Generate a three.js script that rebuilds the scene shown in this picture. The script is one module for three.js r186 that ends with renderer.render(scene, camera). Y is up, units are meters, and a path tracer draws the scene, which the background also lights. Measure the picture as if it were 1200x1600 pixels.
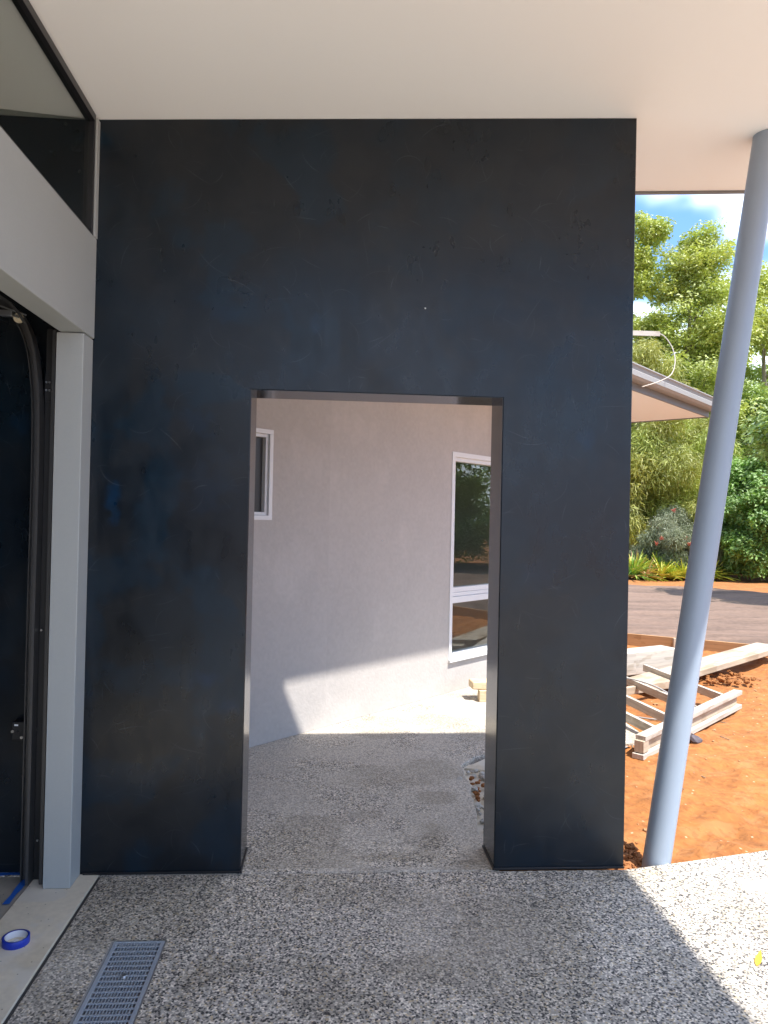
import * as THREE from 'three';
import { RoundedBoxGeometry } from 'three/addons/geometries/RoundedBoxGeometry.js';
import { mergeGeometries } from 'three/addons/utils/BufferGeometryUtils.js';

// ---------------------------------------------------------------- camera, sky, sun, exposure
const scene = new THREE.Scene();
const camera = new THREE.PerspectiveCamera(69.42, 0.75, 0.05, 600);
camera.position.set(0, 1.6, 0);
camera.rotation.order = 'YXZ';
camera.rotation.set(THREE.MathUtils.degToRad(0.54), THREE.MathUtils.degToRad(-4.0), THREE.MathUtils.degToRad(1.21));

const renderer = new THREE.WebGLRenderer({ antialias: true });
renderer.toneMapping = THREE.LinearToneMapping;
renderer.toneMappingExposure = 5.05;
renderer.shadowMap.enabled = true;

const SUN = new THREE.Vector3(0.35, 1, 0.335).normalize();
const sun = new THREE.DirectionalLight(new THREE.Color(1.0, 0.965, 0.91), 2.0);
sun.position.copy(SUN).multiplyScalar(60);
sun.castShadow = true;
sun.shadow.radius = 1.6;
sun.shadow.mapSize.set(4096, 4096);
Object.assign(sun.shadow.camera, { left: -30, right: 30, top: 30, bottom: -30, near: 1, far: 140 });
scene.add(sun, sun.target);

function hash2(x, y, s) { let h = Math.imul(x, 374761393) + Math.imul(y, 668265263) + Math.imul(s, 974634541); h = Math.imul(h ^ (h >>> 13), 1274126177); h = Math.imul(h ^ (h >>> 16), 2246822519); return ((h ^ (h >>> 15)) >>> 0) / 4294967296; }
function vnoise(x, y, s = 0) {
  const xi = Math.floor(x), yi = Math.floor(y), fx = x - xi, fy = y - yi;
  const u = fx * fx * (3 - 2 * fx), v = fy * fy * (3 - 2 * fy);
  const a = hash2(xi, yi, s), b = hash2(xi + 1, yi, s), c = hash2(xi, yi + 1, s), d = hash2(xi + 1, yi + 1, s);
  return a + (b - a) * u + (c - a) * v + (a - b - c + d) * u * v;
}
function fbm(x, y, o = 4, s = 0) { let t = 0, a = 0.5, n = 0; for (let i = 0; i < o; i++) { t += a * vnoise(x, y, s + i * 17); n += a; a *= 0.5; x = x * 2.03 + 7.1; y = y * 2.03 + 3.7; } return t / n; }
function noise3(x, y, z, s) { const zi = Math.floor(z), f = z - zi, w = f * f * (3 - 2 * f); return vnoise(x, y, s + zi * 131) * (1 - w) + vnoise(x, y, s + (zi + 1) * 131) * w; }
function fbm3(x, y, z, o, s) { let t = 0, a = 0.5, n = 0; for (let i = 0; i < o; i++) { t += a * noise3(x, y, z, s + i * 31); n += a; a *= 0.52; x *= 2.05; y *= 2.05; z *= 2.05; } return t / n; }
const clamp = (x, a = 0, b = 1) => Math.min(b, Math.max(a, x));
const smooth = (a, b, x) => { const t = clamp((x - a) / (b - a)); return t * t * (3 - 2 * t); };
const mix = (a, b, t) => a + (b - a) * t;
function rng(seed) { let a = seed >>> 0; return () => { a = (a + 0x6D2B79F5) | 0; let t = Math.imul(a ^ (a >>> 15), 1 | a); t = (t + Math.imul(t ^ (t >>> 7), 61 | t)) ^ t; return ((t ^ (t >>> 14)) >>> 0) / 4294967296; }; }

{ // the sky: air and broken cloud, the same kind of cloud all round
  const W = 1024, H = 512, d = new Float32Array(W * H * 4);
  for (let j = 0; j < H; j++) {
    const el = ((j + 0.5) / H - 0.5) * Math.PI, y = Math.sin(el), c = Math.cos(el);
    for (let i = 0; i < W; i++) {
      const az = ((i + 0.5) / W - 0.5) * 2 * Math.PI, x = Math.cos(az) * c, z = Math.sin(az) * c;
      const h = clamp(y), k = Math.pow(1 - h, 3.2);
      let r = mix(0.026, 0.19, k), g = mix(0.088, 0.29, k), b = mix(0.25, 0.44, k);
      const p = 1.0 / (Math.max(y, 0) + 0.28), n = fbm3(x * p * 3.2 + 101.38, z * p * 3.2 + 20.52, y * 3 + 3, 6, 900);
      const cov = smooth(0.45, 0.62, n) * 0.9, lum = mix(0.66, 0.46, smooth(0.54, 0.70, n));
      r = mix(r, lum * 0.90, cov); g = mix(g, lum * 0.97, cov); b = mix(b, lum * 1.1, cov);
      const o = (j * W + i) * 4; d[o] = r; d[o + 1] = g; d[o + 2] = b; d[o + 3] = 1;
    }
  }
  const t = new THREE.DataTexture(d, W, H, THREE.RGBAFormat, THREE.FloatType);
  t.mapping = THREE.EquirectangularReflectionMapping; t.magFilter = THREE.LinearFilter; t.needsUpdate = true;
  scene.background = t; scene.environment = t;
}

// ---------------------------------------------------------------- helpers
const used = {};
function numbered(n) { const k = used[n] = (used[n] ?? -1) + 1; return k ? `${n}_${String(k).padStart(3, '0')}` : n; }
function thing(name, label, category, [x, y, z] = [0, 0, 0], turn = 0, group) {
  const o = new THREE.Group(); o.name = numbered(name); o.position.set(x, y, z); o.rotation.y = turn;
  o.userData = { label, category }; if (group) o.userData.group = group; scene.add(o); return o;
}
function part(name, geo, mat, parent = scene) {
  const m = new THREE.Mesh(geo, mat); m.name = parent === scene ? numbered(name) : name;
  m.castShadow = m.receiveShadow = true; parent.add(m); return m;
}
function tag(o, label, category, group) { o.userData.label = label; o.userData.category = category; if (group) o.userData.group = group; return o; }
function structure(o) { o.userData.kind = 'structure'; return o; }
function boxUV(g) { // uv in metres from the way each face points
  g = g.index ? g.toNonIndexed() : g;
  const p = g.attributes.position, n = g.attributes.normal, uv = new Float32Array(p.count * 2);
  for (let i = 0; i < p.count; i++) {
    const ax = Math.abs(n.getX(i)), ay = Math.abs(n.getY(i)), az = Math.abs(n.getZ(i));
    if (ay > ax && ay > az) { uv[2 * i] = p.getX(i); uv[2 * i + 1] = p.getZ(i); }
    else if (ax > az) { uv[2 * i] = p.getZ(i); uv[2 * i + 1] = p.getY(i); }
    else { uv[2 * i] = p.getX(i); uv[2 * i + 1] = p.getY(i); }
  }
  g.setAttribute('uv', new THREE.BufferAttribute(uv, 2)); return g;
}
function box(x0, x1, y0, y1, z0, z1, r = 0.003) {
  const w = Math.abs(x1 - x0), h = Math.abs(y1 - y0), d = Math.abs(z1 - z0), rr = Math.min(r, w * 0.3, h * 0.3, d * 0.3);
  let g = rr > 0.0004 ? new RoundedBoxGeometry(w, h, d, 1, rr) : new THREE.BoxGeometry(w, h, d);
  g.translate((x0 + x1) / 2, (y0 + y1) / 2, (z0 + z1) / 2); return boxUV(g);
}
function bar(a, b, w, h, up = [0, 1, 0], r = 0.003) { // a timber of section w x h from a to b
  const A = new THREE.Vector3(...a), B = new THREE.Vector3(...b), L = A.distanceTo(B);
  let g = boxUV(new RoundedBoxGeometry(w, h, L, 1, Math.min(r, w * 0.3, h * 0.3)));
  { const p = g.attributes.position, n = g.attributes.normal, uv = g.attributes.uv, o = Math.abs(a[0] * 7.3 + a[2] * 3.1) % 1; for (let i = 0; i < p.count; i++) uv.setXY(i, (Math.abs(n.getX(i)) > 0.6 ? p.getY(i) + 0.11 : p.getX(i)) + o, p.getZ(i) + o * 3); }
  const z = B.clone().sub(A).normalize(), x = new THREE.Vector3(...up).cross(z).normalize(), y = z.clone().cross(x);
  return g.applyMatrix4(new THREE.Matrix4().makeBasis(x, y, z).setPosition(A.add(B).multiplyScalar(0.5)));
}
function extrude(pts, depth, bevel = 0.004, holes = []) {
  const s = new THREE.Shape(pts.map((p) => new THREE.Vector2(...p)));
  for (const h of holes) s.holes.push(new THREE.Path(h.map((p) => new THREE.Vector2(...p))));
  const g = new THREE.ExtrudeGeometry(s, { depth: depth - 2 * bevel, bevelEnabled: bevel > 0, bevelSize: bevel, bevelOffset: -bevel, bevelThickness: bevel, bevelSegments: 1, curveSegments: 6 });
  g.translate(0, 0, bevel); return boxUV(g);
}
function slabShape(pts, thick, holes = [], bevel = 0.004) { // polygon in (x, z), top at y = 0
  const g = extrude(pts.map(([x, z]) => [x, -z]), thick, bevel, holes.map((h) => h.map(([x, z]) => [x, -z])));
  g.rotateX(-Math.PI / 2); g.translate(0, -thick, 0); return boxUV(g);
}
function tube(pts, r, seg = 24, rad = 8) { return new THREE.TubeGeometry(new THREE.CatmullRomCurve3(pts.map((p) => new THREE.Vector3(...p))), seg, r, rad, false); }
function taper(pts, r0, r1, seg = 10, rad = 7) {
  const c = new THREE.CatmullRomCurve3(pts.map((p) => new THREE.Vector3(...p))), g = new THREE.TubeGeometry(c, seg, 1, rad, false), p = g.attributes.position;
  for (let i = 0; i <= seg; i++) { const q = c.getPointAt(i / seg), r = mix(r0, r1, i / seg); for (let j = 0; j <= rad; j++) { const k = i * (rad + 1) + j; p.setXYZ(k, q.x + (p.getX(k) - q.x) * r, q.y + (p.getY(k) - q.y) * r, q.z + (p.getZ(k) - q.z) * r); } }
  g.computeVertexNormals(); return g;
}
const enc = new Uint8Array(4097); for (let i = 0; i <= 4096; i++) { const c = i / 4096; enc[i] = Math.round(255 * (c <= 0.0031308 ? 12.92 * c : 1.055 * Math.pow(c, 1 / 2.4) - 0.055)); }
function field(W, H, step, fn) { // a slow function of pixels, kept on a coarse grid and read back smoothly
  const w = Math.ceil(W / step) + 2, h = Math.ceil(H / step) + 2, d = new Float32Array(w * h);
  for (let j = 0; j < h; j++) for (let i = 0; i < w; i++) d[j * w + i] = fn(i * step, j * step);
  return (i, j) => { const x = i / step, y = j / step, a = x | 0, b = y | 0, u = x - a, v = y - b, k = b * w + a; return (d[k] * (1 - u) + d[k + 1] * u) * (1 - v) + (d[k + w] * (1 - u) + d[k + w + 1] * u) * v; };
}
function texture(W, H, fn, metresX, metresY = metresX * H / W, data = false) {
  const d = new Uint8Array(W * H * 4), o = [0, 0, 0];
  for (let j = 0; j < H; j++) for (let i = 0; i < W; i++) {
    fn(i, j, o); const k = (j * W + i) * 4;
    for (let c = 0; c < 3; c++) d[k + c] = data ? clamp(o[c]) * 255 : enc[(clamp(o[c]) * 4096) | 0];
    d[k + 3] = 255;
  }
  const t = new THREE.DataTexture(d, W, H); t.wrapS = t.wrapT = THREE.RepeatWrapping; t.magFilter = THREE.LinearFilter; t.minFilter = THREE.LinearMipmapLinearFilter; t.generateMipmaps = true;
  if (!data) t.colorSpace = THREE.SRGBColorSpace;
  t.repeat.set(1 / metresX, 1 / metresY); t.needsUpdate = true; return t;
}
const std = (o) => { const m = new THREE.MeshStandardMaterial(o); return m; };
const lin = (r, g, b) => new THREE.Color().setRGB(r, g, b);

// ---------------------------------------------------------------- materials
const wallNoise = [];
// exposed aggregate: chips of black, grey, white and tan stone in cement, with damp and dirty patches
function aggregate(seed, M, x0, z0, stains, films, cover = 0) {
  const W = 2048, c = 3.8, s = M / W, N = Math.ceil(W / c) + 3, cell = new Float32Array(N * N * 8);
  for (let Y = 0; Y < N; Y++) for (let X = 0; X < N; X++) {
    const o = (Y * N + X) * 8, an = hash2(X, Y, seed + 2) * 3.14, k = hash2(X, Y, seed + 5), q = hash2(X, Y, seed + 6); let r, g, b;
    if (k < 0.21) { r = g = 0.014 + 0.035 * q; b = r * 1.1; }
    else if (k < 0.38) { r = 0.08 + 0.09 * q; g = r; b = r * 1.06; }
    else if (k < 0.62) { r = 0.30 + 0.18 * q; g = r; b = r; }
    else if (k < 0.90) { r = 0.58 + 0.28 * q; g = r * 0.99; b = r * 0.96; }
    else { r = 0.38 + 0.2 * q; g = r * 0.87; b = r * 0.64; }
    cell.set([X - 1 + hash2(X, Y, seed), Y - 1 + hash2(X, Y, seed + 1), Math.cos(an), Math.sin(an), 0.10 + 0.34 * hash2(X, Y, seed + 7), r, g, b], o);
  }
  const edge = (list, x, y, n2) => { let m = 0; for (const [sx, sz, rx, ry, amt] of list) { const e = Math.hypot((x + x0 - sx) / rx, (y + z0 - sz) / ry) + (n2 - 0.5) * 1.9; m = Math.max(m, amt * (list === films ? 1 : 0.62) * smooth(1.25, 0.4, e)); } return m; };
  const F = field(W, W, 6, (i, j) => { const x = i * s, y = j * s, n2 = fbm(x * 4.3, y * 4.3, 4, seed + 60); return Math.max(cover * smooth(0.2, 0.6, n2), smooth(0.50, 0.66, fbm(x * 1.3 + 3, y * 1.3 + 9, 5, seed + 40)) * 0.3 * smooth(0.3, 0.55, n2), edge(films, x, y, n2)); });
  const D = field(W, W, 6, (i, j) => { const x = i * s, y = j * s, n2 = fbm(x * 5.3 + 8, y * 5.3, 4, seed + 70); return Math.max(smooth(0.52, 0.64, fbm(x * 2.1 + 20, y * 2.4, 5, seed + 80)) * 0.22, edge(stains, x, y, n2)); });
  const t = texture(W, W, (i, j, o) => {
    const gx = i / c, gy = j / c, cx = (gx | 0) + 1, cy = (gy | 0) + 1;
    let best = 9, at = 0;
    for (let Y = cy - 1; Y <= cy + 1; Y++) for (let X = cx - 1; X <= cx + 1; X++) {
      const k = (Y * N + X) * 8, dx = gx - cell[k], dy = gy - cell[k + 1], u = (dx * cell[k + 2] + dy * cell[k + 3]) * 0.78, v = (dy * cell[k + 2] - dx * cell[k + 3]) * 1.25, dd = u * u + v * v;
      if (dd < best) { best = dd; at = k; }
    }
    let r = 0.37, g = 0.365, b = 0.355;                       // cement
    if (best < cell[at + 4]) { r = cell[at + 5]; g = cell[at + 6]; b = cell[at + 7]; }
    const film = F(i, j), dirt = D(i, j);
    r = mix(r, 0.46, film); g = mix(g, 0.455, film); b = mix(b, 0.445, film);
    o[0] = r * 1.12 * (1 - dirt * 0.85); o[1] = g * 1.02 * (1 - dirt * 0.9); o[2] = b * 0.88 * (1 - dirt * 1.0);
  }, M);
  t.offset.set(-x0 / M, -z0 / M); return t;
}
const frontAgg = aggregate(11, 4.2, -1.1, -4.2, [[0.3, -2.62, 0.5, 0.13, 0.42], [0.05, -2.47, 0.35, 0.09, 0.45], [-0.45, -2.55, 0.1, 0.2, 0.5], [0.75, -3.05, 0.3, 0.08, 0.3], [0.3, -3.1, 0.25, 0.06, 0.25]], [[2.03, -3.2, 0.17, 0.06, 0.85]]);
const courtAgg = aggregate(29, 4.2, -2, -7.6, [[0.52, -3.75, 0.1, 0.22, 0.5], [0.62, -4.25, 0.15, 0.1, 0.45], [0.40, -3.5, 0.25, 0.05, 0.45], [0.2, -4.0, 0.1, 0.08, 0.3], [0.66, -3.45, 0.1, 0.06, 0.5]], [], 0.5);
const M = {};
M.frontSlab = std({ map: frontAgg, roughness: 0.62 });
M.courtSlab = std({ map: courtAgg, roughness: 0.62 });
{ // near-black polished plaster: mottled, trowel strokes, rubbed blue spots
  const W = 1480, H = 2048, mx = 2.56, my = 3.54, acc = new Float32Array(W * H), rub = new Float32Array(W * H), R = rng(77);
  const stroke = (buf, x, y, ang, len, curve, w, a) => {
    const n = Math.ceil(len); let px = x, py = y;
    for (let k = 0; k < n; k++) {
      const f = Math.sin(Math.PI * k / n) * a * (0.5 + 0.5 * vnoise(px * 0.3, py * 0.3, 5)); px += Math.cos(ang); py += Math.sin(ang); ang += curve;
      const r = Math.ceil(w);
      for (let dy = -r; dy <= r; dy++) for (let dx = -r; dx <= r; dx++) { const X = (px + dx) | 0, Y = (py + dy) | 0; if (X < 0 || Y < 0 || X >= W || Y >= H) continue; const e = Math.max(0, 1 - Math.hypot(dx, dy) / w); const q = Y * W + X; buf[q] = Math.max(buf[q], f * e); }
    }
  };
  for (let k = 0; k < 620; k++) stroke(acc, R() * W, R() * H, R() * 6.28, 20 + R() * 90, (R() - 0.5) * 0.05, 0.9 + R() * 0.8, 0.10 + 0.45 * R() * R());
  for (let k = 0; k < 900; k++) stroke(rub, R() * W, R() * H, R() * 6.28, 40 + R() * 130, (R() - 0.5) * 0.04, 5 + R() * 16, 0.15 + 0.5 * R());
  const spots = [[-0.97, 1.66, 0.05, 0.10, 1.0], [-0.55, 0.86, 0.11, 0.06, 0.8], [-0.45, 0.74, 0.05, 0.04, 0.5], [-0.1, 2.48, 0.05, 0.08, 0.45], [-0.5, 2.5, 0.09, 0.05, 0.3], [1.17, 1.98, 0.06, 0.06, 0.45], [-0.55, 1.75, 0.16, 0.2, 0.22], [-0.62, 2.02, 0.1, 0.08, 0.3], [0.95, 1.35, 0.1, 0.08, 0.2]];
  const px2x = (i) => i / W * mx - 1.1, py2y = (j) => j / H * my;
  const fN = field(W, H, 4, (i, j) => fbm(px2x(i) * 2.6 + 40, py2y(j) * 2.6 + 9, 6, 300)), fB = field(W, H, 4, (i, j) => fbm(px2x(i) * 1.9 + 3, py2y(j) * 1.9 + 60, 5, 390)), fW = field(W, H, 6, (i, j) => fbm(px2x(i) * 1.2 + 9, py2y(j) * 1.2, 3, 360)), fF = field(W, H, 2, (i, j) => fbm(px2x(i) * 14, py2y(j) * 14, 4, 330)), fE = field(W, H, 3, (i, j) => fbm(px2x(i) * 22, py2y(j) * 22, 3, 410)), fV = field(W, H, 4, (i, j) => fbm(px2x(i) * 5 + 2 * fbm(px2x(i) * 2, py2y(j) * 2, 2, 345), py2y(j) * 5, 5, 340));
  const fU = field(W, H, 3, (i, j) => fbm(px2x(i) * 4.6 + 1.2 * fbm(px2x(i) * 3 + 5, py2y(j) * 3, 2, 346), py2y(j) * 4.6 + 33, 5, 395));
  M.plasterMap = texture(W, H, (i, j, o) => {
    const x = px2x(i), y = py2y(j), k = j * W + i;
    const n = fN(i, j), f = fF(i, j), w = fW(i, j);
    let r = 0.0030, g = 0.0064, b = 0.0108;
    const grey = clamp(smooth(0.42, 0.66, n) * 0.5 + smooth(0.5, 0.7, fV(i, j)) * 0.45 + rub[k] * 0.5);
    r = mix(r, 0.0108, grey); g = mix(g, 0.0132, grey); b = mix(b, 0.0154, grey);
    const blue = (0.4 + 0.6 * smooth(0.55, 0.35, vnoise(y * 2, 4, 8) * 0.2 + x * 0.35 + 0.4)) * clamp(smooth(0.46, 0.62, fB(i, j)) * 0.35 + smooth(0.50, 0.64, fU(i, j)) * 0.7);
    r = mix(r, 0.0012, blue); g = mix(g, 0.0128, blue); b = mix(b, 0.0260, blue);
    const m = 0.8 + 0.4 * f + 0.25 * (w - 0.5); r *= m; g *= m; b *= m;
    for (const [sx, sy, rx, ry, a] of spots) { const e = Math.hypot((x - sx) / rx, (y - sy) / ry) + (fE(i, j) - 0.5) * 1.5; const t = a * smooth(1.0, 0.15, e); r = mix(r, 0.002, t); g = mix(g, 0.020, t); b = mix(b, 0.050, t); }
    const s = acc[k] * 0.2; o[0] = r + s * 0.5; o[1] = g + s * 0.53; o[2] = b + s * 0.55;
  }, mx, my);
  M.plasterRough = texture(W >> 1, H >> 1, (i, j, o) => { const x = px2x(i * 2), y = py2y(j * 2); const n = fbm(x * 3 + 4, y * 3 + 8, 5, 440), f = fbm(x * 25, y * 9, 3, 470); o[0] = o[2] = 0; o[1] = 0.33 + 0.07 * (n - 0.5) + 0.14 * (f - 0.5) + 0.22 * (fV(i * 2, j * 2) - 0.5) - rub[(j * 2) * W + i * 2] * 0.07; }, mx, my, true);
  M.plasterBump = texture(W >> 1, H >> 1, (i, j, o) => { const x = px2x(i * 2), y = py2y(j * 2); o[0] = o[1] = o[2] = 0.2 * fbm(x * 3.1, y * 3.1, 3, 500) + 0.3 * fbm(x * 16, y * 16, 3, 520) + 0.3 * rub[(j * 2) * W + i * 2]; }, mx, my, true);
  for (const t of [M.plasterMap, M.plasterRough, M.plasterBump]) t.offset.set(1.1 / mx, 0);
  M.plaster = new THREE.MeshPhysicalMaterial({ map: M.plasterMap, roughnessMap: M.plasterRough, roughness: 1, bumpMap: M.plasterBump, bumpScale: 0.0005, specularIntensity: 0.8 });
  M.plasterPolished = std({ map: M.plasterMap, roughness: 0.17 });
}
function painted(r, g, b, seed, v = 0.10, scale = 1, rough = 0.7) { // painted surface with faint roller and patch marks
  const map = texture(512, 512, (i, j, o) => {
    const x = i / 512 * 2.4, y = j / 512 * 2.4, per = 2.4;
    const n = (q, s, k) => { const w = smooth(0, 0.35, x / per < 0.5 ? x : per - x); return fbm(x * q, y * q, 4, seed + k) * 1; };
    const m = 1 + v * (n(1.4, 0, 1) - 0.5) + v * 0.7 * (n(6, 0, 2) - 0.5) + v * 0.5 * (hash2(i, j, seed) - 0.5);
    o[0] = r * m; o[1] = g * m; o[2] = b * m;
  }, 2.4 * scale);
  return std({ map, roughness: rough });
}
M.soffit = std({ color: lin(0.88, 0.875, 0.85), roughness: 0.85 });
M.render = (() => {
  const map = texture(1024, 1024, (i, j, o) => {
    const x = i / 1024 * 4, y = j / 1024 * 4, n = fbm(x * 1.3 + 2, y * 1.3 + 4, 5, 610), s = fbm(x * 9, y * 2.2, 4, 620), f = fbm(x * 40, y * 40, 2, 630);
    const pale = smooth(0.56, 0.68, fbm(x * 3.2, y * 2.4, 4, 640)) * 0.05, m = 1 + 0.16 * (n - 0.5) + 0.03 * (s - 0.5) + 0.10 * (f - 0.5) + pale;
    o[0] = 0.43 * m; o[1] = 0.40 * m; o[2] = 0.375 * m;
  }, 4);
  const bump = texture(512, 512, (i, j, o) => { const x = i / 512, y = j / 512; o[0] = o[1] = o[2] = 0.6 * fbm(x * 60, y * 60, 3, 650) + 0.4 * fbm(x * 7, y * 7, 3, 660); }, 1, 1, true);
  return std({ map, bumpMap: bump, bumpScale: 0.002, roughness: 0.85 });
})();
M.greyPaint = painted(0.37, 0.39, 0.38, 700, 0.05, 1, 0.5);
M.polePaint = painted(0.275, 0.33, 0.40, 720, 0.05, 1, 0.42);
M.fascia = std({ color: lin(0.17, 0.165, 0.16), roughness: 0.5 });
M.gutter = std({ color: lin(0.30, 0.29, 0.28), roughness: 0.4 });
M.darkFrame = std({ color: lin(0.012, 0.012, 0.014), roughness: 0.35 });
M.blackSteel = std({ color: lin(0.012, 0.013, 0.014), roughness: 0.5 });
M.trackSteel = std({ color: lin(0.10, 0.10, 0.10), roughness: 0.4, metalness: 0.6 });
M.zinc = std({ color: lin(0.62, 0.63, 0.64), roughness: 0.32, metalness: 1 });
M.nylon = std({ color: lin(0.68, 0.60, 0.42), roughness: 0.5 });
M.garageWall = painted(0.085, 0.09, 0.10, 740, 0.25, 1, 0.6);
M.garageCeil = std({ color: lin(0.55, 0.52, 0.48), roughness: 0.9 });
M.whiteAlu = std({ color: lin(0.72, 0.73, 0.74), roughness: 0.38 });
M.glass = new THREE.MeshPhysicalMaterial({ color: lin(0.86, 0.9, 0.88), transmission: 1, thickness: 0, roughness: 0.0, ior: 1.6 });
M.screenGlass = std({ color: lin(0.045, 0.045, 0.045), roughness: 0.35 });
M.interior = std({ color: lin(0.48, 0.46, 0.43), roughness: 0.9 });
M.grate = std({ color: lin(0.50, 0.54, 0.59), roughness: 0.42, metalness: 0.45 });
M.pit = std({ color: lin(0.28, 0.275, 0.265), roughness: 0.9 });
M.jointFill = std({ color: lin(0.055, 0.053, 0.052), roughness: 0.9 });
M.concrete = (() => {
  const map = texture(1024, 1024, (i, j, o) => {
    const x = i / 1024 * 2, y = j / 1024 * 2, n = fbm(x * 3, y * 3, 5, 800), p = smooth(0.52, 0.60, fbm(x * 5 + 3, y * 5, 5, 820)), f = fbm(x * 60, y * 60, 2, 830), t = smooth(0.5, 0.62, fbm(x * 4 + 30, y * 4, 5, 840));
    const m = 1 + 0.3 * (n - 0.5) + 0.15 * (f - 0.5); let r = 0.64 * m, g = 0.565 * m, b = 0.44 * m;
    r = mix(r, 0.60, p * 0.6); g = mix(g, 0.56, p * 0.6); b = mix(b, 0.49, p * 0.6); r = mix(r, r * 0.8, t * 0.5); g = mix(g, g * 0.76, t * 0.5); b = mix(b, b * 0.68, t * 0.5);
    if (hash2(i >> 1, j >> 1, 850) > 0.9985) { r *= 0.25; g *= 0.25; b *= 0.25; }
    o[0] = r; o[1] = g; o[2] = b;
  }, 2);
  return std({ map, roughness: 0.75 });
})();
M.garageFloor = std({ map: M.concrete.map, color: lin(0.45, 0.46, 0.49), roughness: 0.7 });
function wood(r, g, b, seed, v = 0.3) {
  const map = texture(256, 1024, (i, j, o) => { const x = i / 256, y = j / 1024; const n = fbm(x * 16 + 2 * fbm(y * 3, x * 2, 2, seed), y * 3, 4, seed + 3), k = fbm(x * 60, y * 4, 2, seed + 6), s = smooth(0.6, 0.7, fbm(x * 3, y * 6, 3, seed + 9)); const m = 1 + v * (n - 0.5) * 1.4 + v * 0.6 * (k - 0.5) - 0.18 * s; o[0] = r * m; o[1] = g * m * (1 - 0.04 * s); o[2] = b * m * (1 - 0.1 * s); }, 0.25, 1);
  return std({ map, roughness: 0.75 });
}
M.timber = wood(0.42, 0.34, 0.25, 870, 0.4); M.timberPale = wood(0.45, 0.40, 0.34, 880, 0.35); M.timberForm = wood(0.42, 0.24, 0.11, 890); M.timberNew = wood(0.56, 0.44, 0.28, 895);
M.dirt = (() => {
  const map = texture(1024, 1024, (i, j, o) => {
    const x = i / 1024 * 3, y = j / 1024 * 3, n = fbm(x * 2.5, y * 2.5, 5, 910), f = fbm(x * 30, y * 30, 3, 920), p = smooth(0.50, 0.70, fbm(x * 9 + 9, y * 14, 5, 930)), d = smooth(0.56, 0.7, fbm(x * 22, y * 22, 3, 940));
    const m = 1 + 0.35 * (n - 0.5) + 0.5 * (f - 0.5); let r = 0.30 * m, g = 0.112 * m, b = 0.026 * m;
    r = mix(r, 0.38, p * 0.35); g = mix(g, 0.185, p * 0.35); b = mix(b, 0.07, p * 0.35); r *= 1 - 0.14 * d; g *= 1 - 0.18 * d; b *= 1 - 0.2 * d;
    if (hash2(i >> 2, j >> 2, 950) > 0.9975) { r = 0.45; g = 0.32; b = 0.2; }
    o[0] = r; o[1] = g; o[2] = b;
  }, 3);
  const bump = texture(512, 512, (i, j, o) => { const x = i / 512 * 1.5, y = j / 512 * 1.5; o[0] = o[1] = o[2] = 0.5 * fbm(x * 16, y * 16, 4, 955) + 0.5 * smooth(0.5, 0.75, fbm(x * 34, y * 34, 3, 957)); }, 1.5, 1.5, true);
  return std({ map, bumpMap: bump, bumpScale: 0.006, roughness: 0.95 });
})();
M.clod = std({ color: lin(0.30, 0.12, 0.04), roughness: 0.95 });
M.drive = (() => {
  const map = texture(1024, 1024, (i, j, o) => {
    const x = i / 1024 * 8, y = j / 1024 * 8, n = fbm(x * 0.9, y * 2.4, 5, 960), s = fbm(x * 0.8, y * 9, 4, 970), f = fbm(x * 20, y * 20, 3, 980), t = smooth(0.60, 0.68, fbm(x * 0.5 + 2, y * 5, 4, 990));
    const m = 1 + 0.35 * (n - 0.5) + 0.22 * (s - 0.5) + 0.45 * (f - 0.5) - 0.2 * t; o[0] = 0.165 * m; o[1] = 0.106 * m; o[2] = 0.075 * m;
  }, 8);
  return std({ map, roughness: 0.95 });
})();
M.lawn = std({ color: lin(0.10, 0.19, 0.035), roughness: 0.95 });
M.bark = painted(0.20, 0.16, 0.12, 1000, 0.5, 0.4, 0.9);
M.paleBark = painted(0.34, 0.29, 0.24, 1010, 0.4, 0.4, 0.9);
M.blueTape = std({ color: lin(0.012, 0.10, 0.42), roughness: 0.55 });
M.rollBlue = std({ color: lin(0.01, 0.035, 0.36), roughness: 0.4 });
M.rollWhite = std({ color: lin(0.72, 0.74, 0.78), roughness: 0.7 });
M.leafMat = new THREE.MeshPhysicalMaterial({ color: lin(1, 1, 1), roughness: 0.62, transmission: 0.58, thickness: 0, side: THREE.DoubleSide });

// ---------------------------------------------------------------- the setting: ground, slabs, drive, lawn
const lineZ = (x) => -9.9 + (x - 4.07) * 0.657;            // the formwork line across the site
function dirtHeight(x, z) {
  const d = (fbm(x * 1.3 + 50, z * 1.3 + 20, 4, 1100) - 0.5) * 0.07 + (fbm(x * 6, z * 6, 3, 1110) - 0.5) * 0.03 + Math.pow(fbm(x * 9 + 4, z * 9, 2, 1120), 3) * 0.06;
  const across = (x - 3.2) * 0.53 + (z + 5.2) * 0.85, rut = (c) => { const e = (across - c) / 0.09; return Math.exp(-e * e) * (0.75 + 0.35 * Math.sin((x * 0.85 - z * 0.53) * 62)) - 0.6 * Math.exp(-Math.pow((Math.abs(e) - 1.7) / 0.6, 2)); };
  const ruts = x > 1.6 && z > -9 ? -0.016 * (rut(0.55) + rut(-0.75)) * smooth(0.25, 0.55, vnoise(x * 0.9, z * 0.9, 1130)) : 0;
  return -0.062 + ruts + d * smooth(1.2, 1.9, x + Math.max(0, -z - 9) * 0.3);
}
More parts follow.
